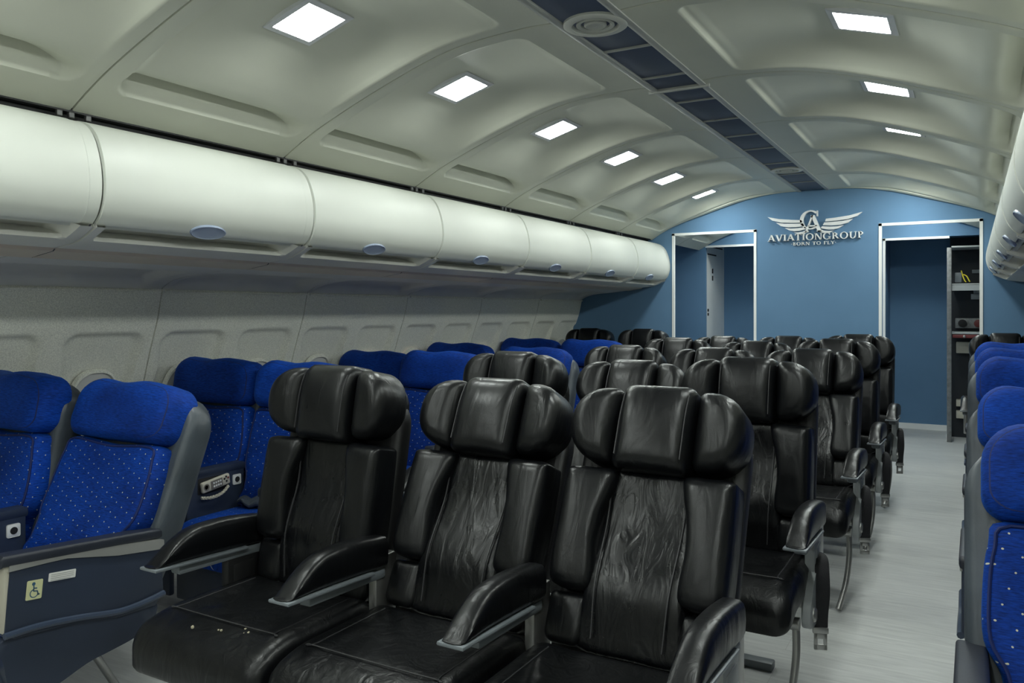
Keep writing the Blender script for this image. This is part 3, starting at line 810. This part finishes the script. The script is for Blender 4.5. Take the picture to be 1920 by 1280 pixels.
# seat belt hanging over the aisle side
bp = spline([(-.06, -.06, .50), (-.02, -.10, .525), (.012, -.14, .52), (.022, -.165, .47), (.024, -.17, .40), (.018, -.168, .33), (.016, -.165, .275)], 5, False)
m = MB(); rs = []
for i, p in enumerate(bp):
    n = Vector(bp[min(i + 1, len(bp) - 1)]) - Vector(bp[max(i - 1, 0)]); n.normalize()
    side = Vector((.93, .37, 0)); th = n.cross(side).normalized() * .0022; c = Vector(p)
    tw = .024
    rs.append([tuple(c + side * tw + th), tuple(c - side * tw + th), tuple(c - side * tw - th), tuple(c + side * tw - th)])
m.rings(rs); LM['belt'] = m.mesh('seat_belt', 'belt')
def bk(x, y, z): return (.016 + x * .93 - y * .37, -.165 + x * .37 + y * .93, z)
LM['buckle'] = MB().box(-.027, .027, -.006, .006, .262, .284, .003, 2, bk).box(-.022, -.010, -.004, .004, .204, .264, .002, 2, bk).box(.010, .022, -.004, .004, .204, .264, .002, 2, bk).box(-.022, .022, -.004, .004, .204, .224, .002, 2, bk).box(-.022, .022, -.004, .004, .243, .264, .002, 2, bk).mesh('buckle', 'alu')

def black_seat(x, y, lean, label, left_arm=False, belt=False, end=0, group='black leather seats in the centre rows', right_arm=True, legx=None):
    t = thing('airline_seat', label, 'seat', (x, y, 0), 0, group)
    a = -R(lean); pv = (0, 0, PZ)
    def back(n, k, p=t): return put(n, LM[k], p, pv if p is t else (0, 0, 0), a if p is t else 0.)
    hr = back('headrest', 'headrest'); back('stitching', 'head_seamL', hr); back('stitching', 'head_seamR', hr)
    back('headrest_wing', 'wingL'); back('headrest_wing', 'wingR'); back('headrest_shell', 'head_back')
    bc = back('back_cushion', 'center'); back('stitching', 'center_seamL', bc); back('stitching', 'center_seamR', bc)
    back('bolster', 'bolsterL'); back('bolster', 'bolsterR'); back('lower_bolster', 'lowL'); back('lower_bolster', 'lowR')
    back('back_shell', 'shell')
    sc = put('seat_cushion', LM['cushion'], t); put('stitching', LM['cush_seam'], sc)
    for s_, on in ((1, right_arm), (-1, left_arm)):
        if on:
            ar = put('armrest', LM['arm'], t, (s_ * (.266 if end == s_ else .274), 0, 0)); put('tray', LM['arm_tray'], ar); put('bracket', LM['arm_bracket'], ar)
    if end:
        sp = put('side_plate', LM['side_plate' if end > 0 else 'side_dark'], t, (end * .272, 0, 0)); put('hinge', LM['hub'], sp); put('bolt', LM['bolt'], sp)
        put('arm_support', LM['arm_support' if end > 0 else 'arm_dark'], t, (end * .266, 0, 0))
    put('beam', LM['beam'], t); put('beam', LM['beam2'], t)
    if legx is not None:
        put('leg', LM['leg'], t, (legx, 0, 0)); put('leg', LM['leg2'], t, (legx - .38, 0, 0)); put('floor_bar', LM['foot'], t, (legx - .12, 0, 0))
    if belt:
        b = put('seat_belt', LM['belt'], t, (.285, 0, 0)); put('buckle', LM['buckle'], b)
    return t
ROWN = ['nearest', 'second', 'third', 'fourth', 'farthest']
BX = .548
rows = [(1.985, (11, 24, 24)), (3.15, (15, 25, 9)), (4.43, (23, 24, 22)), (5.51, (18, 23, 9)), (6.65, (25, 22, 9))]
seat_notes = {
    (0, 0): 'upright black leather seat with crumbs on it, left end of the nearest centre row',
    (0, 1): 'reclined creased black leather seat in the middle of the nearest centre row',
    (0, 2): 'reclined black leather seat at the aisle end of the nearest centre row'}
for i, (y, ln) in enumerate(rows):
    off = (-.030, -.020, -.012, -.012, -.012)[i]
    for j, x in enumerate((-BX + off, off, BX + off)):
        lb = seat_notes.get((i, j)) or 'black leather seat, %s of the three in the %s centre row' % (('leftmost', 'middle', 'aisle end')[j], ROWN[i])
        black_seat(x, y, ln[j], lb, j == 0, i > 0 and j == 2, 1 if j == 2 else (-1 if j == 0 else 0), legx=(-.16, None, .25)[j])
# crumbs on the nearest seat
cr = [(-.457, 1.576), (-.470, 1.571), (-.480, 1.580), (-.629, 1.52), (-.545, 1.55)]
m = MB()
for cx, cy in cr:
    for q in range(2):
        px, py = cx + random.uniform(-.008, .008), cy + random.uniform(-.008, .008); s_ = random.uniform(.0015, .0035)
        m.box(px - s_, px + s_, py - s_, py + s_, .497, .497 + 2 * s_, s_ * .4)
o = m.build('crumbs', 'crumb'); o['kind'] = 'stuff'; tag(o, 'pale crumbs scattered on the black seat cushion', 'crumbs')

# ------------------------------------------------------------------ blue cloth seats
BZ = .37
HB = .298               # half width of the blue headrest
BM = {}
bh = rrect(-HB, HB, .530, .768, (.06, .06, .10, .10), 7)
def bhfn(x, y, z):
    k = max(0, (z - .68) / .09); e = max(0, abs(x) - .215) / .085
    return (x, y + (.028 * k * k + .016 * e * e) * (1 if y < -.03 else 0) , z + .006 * math.sin(x * 22) * (1 if z > .65 else 0))
BM['head'] = MB().pad(bh, .02, -.132, .042, .012, bhfn).mesh('headrest', 'fab')
def loop(out, y, ins, r, fn): return MB().tube([fn(*p) for p in seam_loop(out, y, ins)], r, 6, True)
BM['head_pipe'] = loop(bh, -.122, .020, .0042, bhfn).mesh('piping', 'piping')
bb = [(x * 1.245, z) for x, z in spline([(-.20, .528), (0., .515), (.20, .528), (.228, .47), (.238, .36), (.236, .25), (.208, .18), (.205, .11), (.228, .03), (.0, .0), (-.228, .03), (-.205, .11), (-.208, .18), (-.236, .25), (-.238, .36), (-.228, .47)], 4)[::-1]]
def bbfn(x, y, z):
    q = 0.
    if y < -.03: q = -.030 * math.exp(-((z - .12) / .12) ** 2) + .010 * math.exp(-((x) / .12) ** 2) * math.exp(-((z - .36) / .12) ** 2)
    return (x, y + q, z)
BM['back'] = MB().pad(bb, .02, -.105, .036, .008, bbfn, dome=6).mesh('backrest', 'fabd')
BM['back_pipe'] = loop(bb, -.100, .014, .0045, bbfn).mesh('piping', 'piping')
sh = rrect(-.306, .306, .0, .735, (.04, .04, .12, .12), 8)
def shfn(x, y, z):
    k = 1 - .10 * max(0, (.25 - z) / .25)
    return (x * k, y, z)
BM['shell'] = MB().pad(sh, .085, -.035, .03, .0, shfn, 'y', .03).mesh('back_shell', 'bshell')
BM['shellR'] = MB().pad(rrect(-.306, .334, .0, .735, (.04, .04, .13, .12), 8), .085, -.035, .03, .0, shfn, 'y', .03).mesh('back_shell', 'bshell')
BM['shellL'] = MB().pad(rrect(-.334, .306, .0, .735, (.04, .04, .12, .13), 8), .085, -.035, .03, .0, shfn, 'y', .03).mesh('back_shell', 'bshell')
def bcfn(x, y, z):
    k = min(max((-.40 - y) / .12, 0), 1)
    return (x, y, z - .03 * k * k)
BM['cushion'] = MB().pad(rrect(-.275, .275, -.52, -.03, (.06, .06, .03, .03), 6), -.28, -.43, .045, .014, bcfn, 'z', .02, 6).mesh('seat_cushion', 'fabs')
# aisle side panel (built for the +x side, mirrored for the other)
def aisle_side(s):
    def fx(x, y, z): return (s * x, y, z)
    top = lambda y: .575 - .115 * (y - .08)
    d = {}
    d['panel'] = MB().extrude([(.075, top(.08) - .01), (.085, .36), (.05, .325), (-.10, .33), (-.25, .37), (-.44, .378), (-.475, .395), (-.465, .52), (-.455, top(-.45) - .01)], .285, .323, 'x', .006, fx)
    d['skirt'] = MB().extrude(spline([(.06, .33), (.05, .27), (-.02, .235), (-.12, .22), (-.20, .21), (-.32, .175), (-.40, .175), (-.45, .22), (-.47, .30), (-.47, .385), (-.25, .375), (-.08, .335)], 5), .278, .312, 'x', .006, fx)
    d['ridge'] = MB().tube([fx(.325, y, z) for y, z in spline([(.084, .362), (.0, .352), (-.10, .352), (-.24, .378), (-.37, .395), (-.476, .398)], 6, False)], .011, 8)
    d['pad'] = MB().box(.262, .330, -.49, .082, -.018, .018, .010, 3, lambda x, y, z: (s * x, y, z + top(y) + .008 + (-.03 * max(0, (-.43 - y) / .06) ** 2)))
    d['strip'] = MB().extrude([(.083, top(.08) - .012), (.084, top(.08) - .050), (.05, top(.05) - .050), (-.10, top(-.10) - .048), (-.28, top(-.28) - .030), (-.34, top(-.34) - .034), (-.462, top(-.46) - .045), (-.462, top(-.46) - .012)], .318, .328, 'x', .002, fx)
    d['front'] = MB().box(.275, .320, -.476, -.455, .40, .61, .006, 2, fx)
    return d
for s, k in ((1, 'R'), (-1, 'L')):
    d = aisle_side(s)
    BM['panel' + k] = d['panel'].mesh('side_panel', 'navy'); BM['skirt' + k] = d['skirt'].mesh('skirt', 'navy'); BM['ridge' + k] = d['ridge'].mesh('ridge', 'navyl')
    BM['pad' + k] = d['pad'].mesh('armrest', 'navytop'); BM['strip' + k] = d['strip'].mesh('trim_strip', 'silver'); BM['front' + k] = d['front'].mesh('front_cap', 'beige' if s > 0 else 'navy')
# console between two seats with jack plate
BM['console'] = MB().box(-.033, .033, -.42, -.08, .24, .615, .008).box(-.036, .036, -.44, -.07, .60, .64, .012).mesh('console', 'navy')
BM['jack'] = MB().box(.032, .039, -.155, -.105, .535, .585, .006).mesh('jack_plate', 'white')
BM['jackhole'] = MB().lathe([(.014, .036), (.014, .0405), (.004, .0405)], (0, -.13, .56), 'x', 14).mesh('socket', 'dark')
BM['recess'] = MB().box(.031, .0345, -.36, -.18, .525, .60, .004).mesh('recess', 'dark')
BM['outer'] = MB().box(-.03, .03, -.42, .06, .26, .60, .012).mesh('armrest', 'navytop')
BM['kick'] = MB().box(-.285, .285, -.47, -.44, .07, .31, .01).mesh('front_panel', 'navy')
BM['leg'] = MB().tube([(0, -.34, .25), (0, -.46, .0)], .014, 10).mesh('leg', 'beige')
BM['leg2'] = MB().tube([(0, -.12, .25), (0, .02, .0)], .014, 10).mesh('leg', 'alu')
def blue_seat(x, y, lean, label, aisle=0, console=0, outer=0, group='blue seats', dz=0.):
    t = thing('airline_seat', label, 'seat', (x, y, 0), 0, group)
    a = -R(lean); pv = (0, 0, BZ + dz)
    h = put('headrest', BM['head'], t, pv, a); put('piping', BM['head_pipe'], h)
    b = put('backrest', BM['back'], t, pv, a); put('piping', BM['back_pipe'], b)
    put('back_shell', BM['shell' + {0: '', 1: 'R', -1: 'L'}[aisle]], t, pv, a)
    put('seat_cushion', BM['cushion'], t)
    if aisle:
        k = 'R' if aisle > 0 else 'L'
        ox = (-.022 if aisle < 0 else 0, 0, 0)
        p = put('side_panel', BM['panel' + k], t, ox)
        for n, q in (('skirt', 'skirt'), ('ridge', 'ridge'), ('trim_strip', 'strip'), ('front_cap', 'front')): put(n, BM[q + k], p)
        put('armrest', BM['pad' + k], t, ox)
    if console:
        c = put('console', BM['console'], t, (console * .31, 0, 0))
        j = put('jack_plate', BM['jack'], c); put('socket', BM['jackhole'], c); put('recess', BM['recess'], c)
    put('front_panel', BM['kick'], t)
    if outer: put('armrest', BM['outer'], t, (outer * .285, 0, 0))
    put('beam', LM['beam'], t, (0, 0, -.09)); put('beam', LM['beam2'], t, (0, 0, -.09))
    put('leg', BM['leg'], t, (.14 * (aisle or outer), 0, 0)); put('leg', BM['leg2'], t, (.14 * (aisle or outer), 0, 0))
    return t
AX, WX = 1.608, 2.223
lrows = [(1.83, 10, 21), (2.90, 9, 10), (4.10, 19, 10), (5.22, 10, 21), (6.40, 10, 10)]
rown = ['nearest', 'second', 'third', 'fourth', 'farthest']
for i, (y, lw, la) in enumerate(lrows):
    blue_seat(-WX, y, lw, 'blue cloth window seat of the %s blue row under the left windows' % rown[i], 0, 1, -1, 'blue seats by the left wall')
    blue_seat(-AX, y, la, ['reclined blue dotted aisle seat with wheelchair sticker on its side, near left' , 'blue cloth aisle seat of the second blue row at left', 'blue cloth aisle seat of the third blue row at left', 'reclined blue aisle seat of the fourth blue row at left', 'blue cloth aisle seat of the farthest blue row at left'][i], 1, 0, 0, 'blue seats by the left wall')
rrows = [(2.15, 21, 10), (3.30, 21, 20), (4.42, 7, 7), (5.45, 7, 7), (6.45, 7, 7)]
for i, (y, la, lw) in enumerate(rrows):
    blue_seat(AX, y, la, 'blue dotted aisle seat, %s in the column along the right picture edge' % rown[i], -1, 1, 0, 'blue seats by the right wall', .035 if i > 1 else 0.)
    blue_seat(WX, y, lw, 'blue window seat of the %s row beyond the right aisle seats' % rown[i], 0, 0, 1, 'blue seats by the right wall', .035 if i > 1 else 0.)
# last row by the bulkhead: black leather pairs
for x, lb in ((-WX, 'dark leather window seat against the blue wall behind the left blue seats'), (-AX, 'dark leather aisle seat against the blue wall behind the left blue seats'),
              (AX, 'dark leather aisle seat against the blue wall behind the right blue seats'), (WX, 'dark leather window seat against the blue wall behind the right blue seats')):
    black_seat(x * .95, 7.50, 8, lb, x in (-WX, AX), False, 0, 'black leather seats against the blue wall', legx=.235)

# handset on the console of the second row
hx = -WX + .31 + .036
t = thing('remote_handset', 'cream remote handset with coiled cord on the console of the second blue row', 'handset', (hx, 2.90 - .27, .567))
def tl(x, y, z): a = R(8); return (x, y * math.cos(a) - z * math.sin(a), y * math.sin(a) + z * math.cos(a))
MB().box(.0, .022, -.082, .082, -.026, .026, .008, 3, tl).build('body', 'cream', t)
MB().box(.020, .0235, -.035, .035, -.020, .020, .002, 1, tl).build('keypad', 'face', t)
for r_ in range(2):
    for c_ in range(4): MB().box(.0225, .0255, -.022 + c_ * .013, -.013 + c_ * .013, -.013 + r_ * .016, -.004 + r_ * .016, .001, 1, tl).build('key', 'white', t)
for yy, zz, c in ((.046, .008, 'dark'), (.057, -.006, 'dark'), (.068, .008, 'red'), (.057, .016, 'dark')): MB().lathe([(.005, .02), (.005, .0245), (.001, .0245)], tl(0, yy, zz), 'x', 10).build('button', c, t)
MB().lathe([(.016, .02), (.016, .0235), (.010, .022), (.001, .022)], tl(0, -.060, 0), 'x', 18).build('speaker', 'face', t)
pts = []
path = spline([(.018, -.085, -.055), (.022, -.03, -.062), (.022, .03, -.052), (.02, .07, -.025)], 40, False)
for i, p in enumerate(path):
    a = i * 1.15; pts.append((p[0] + .006 * math.cos(a), p[1], p[2] + .006 * math.sin(a)))
MB().tube(pts, .0032, 6).build('cord', 'cream', t)

# grey cloth on the second row seat
o = MB().pad(spline([(-.07, -.05), (.05, -.06), (.08, .02), (.0, .06), (-.07, .04)], 5), 0., -.02, .008, .012, lambda x, y, z: (x, y, z + .012 * math.sin(x * 60) * math.cos(y * 50)), 'z').build('folded_cloth', 'bshell')
o.location = (-WX + .47, 2.90 - .13, .452); tag(o, 'small slate grey cloth lying on the second row blue cushion', 'cloth')

# stickers on the near left side panel
sx0, sy0 = -AX + .3235, 1.83
def on_panel(y, z): return (sx0, sy0 + y, z)
o = MB().extrude(rrect(-.025, .025, -.030, .030, .004), 0, .0012, 'x').build('sticker', 'sticker'); o.location = on_panel(-.385, .515)
o.rotation_euler = (R(-6), 0, 0); tag(o, 'square pale yellow wheelchair sticker on the navy armrest panel', 'sticker')
m = MB()
hd = [(.0055 * math.cos(R(a)) - .004, .0185 + .0055 * math.sin(R(a))) for a in range(0, 360, 30)]
m.extrude(hd, .0012, .0018, 'x')
def stroke(p, q, w=.0035):
    d = Vector((q[0] - p[0], q[1] - p[1])); n = Vector((-d.y, d.x)).normalized() * w / 2
    m.extrude([(p[0] - n.x, p[1] - n.y), (q[0] - n.x, q[1] - n.y), (q[0] + n.x, q[1] + n.y), (p[0] + n.x, p[1] + n.y)], .0012, .0018, 'x')
for p, q in (((-.003, .013), (-.002, -.005)), ((-.002, -.004), (.009, -.005)), ((.009, -.004), (.014, -.018)), ((.013, -.017), (.018, -.015)), ((-.002, .005), (.008, .004))): stroke(p, q)
for a in range(100, 350, 15):
    stroke((.0 + .0125 * math.cos(R(a)), -.011 + .0125 * math.sin(R(a))), (.0 + .0125 * math.cos(R(a + 15)), -.011 + .0125 * math.sin(R(a + 15))), .003)
m.build('wheelchair_symbol', 'ink', o)
o = MB().extrude(rrect(-.045, .045, -.0135, .0135, .003), 0, .0012, 'x').build('sticker', 'white'); o.location = on_panel(-.295, .535)
o.rotation_euler = (R(-6), 0, 0); tag(o, 'long white notice sticker beside the wheelchair sticker', 'sticker')
m = MB()
for k in range(4): m.extrude([(-.038, .0085 - k * .006), (.038 - .01 * (k == 3), .0085 - k * .006), (.038 - .01 * (k == 3), .0065 - k * .006), (-.038, .0065 - k * .006)], .0012, .0016, 'x')
m.build('small_print', 'inkg', o)
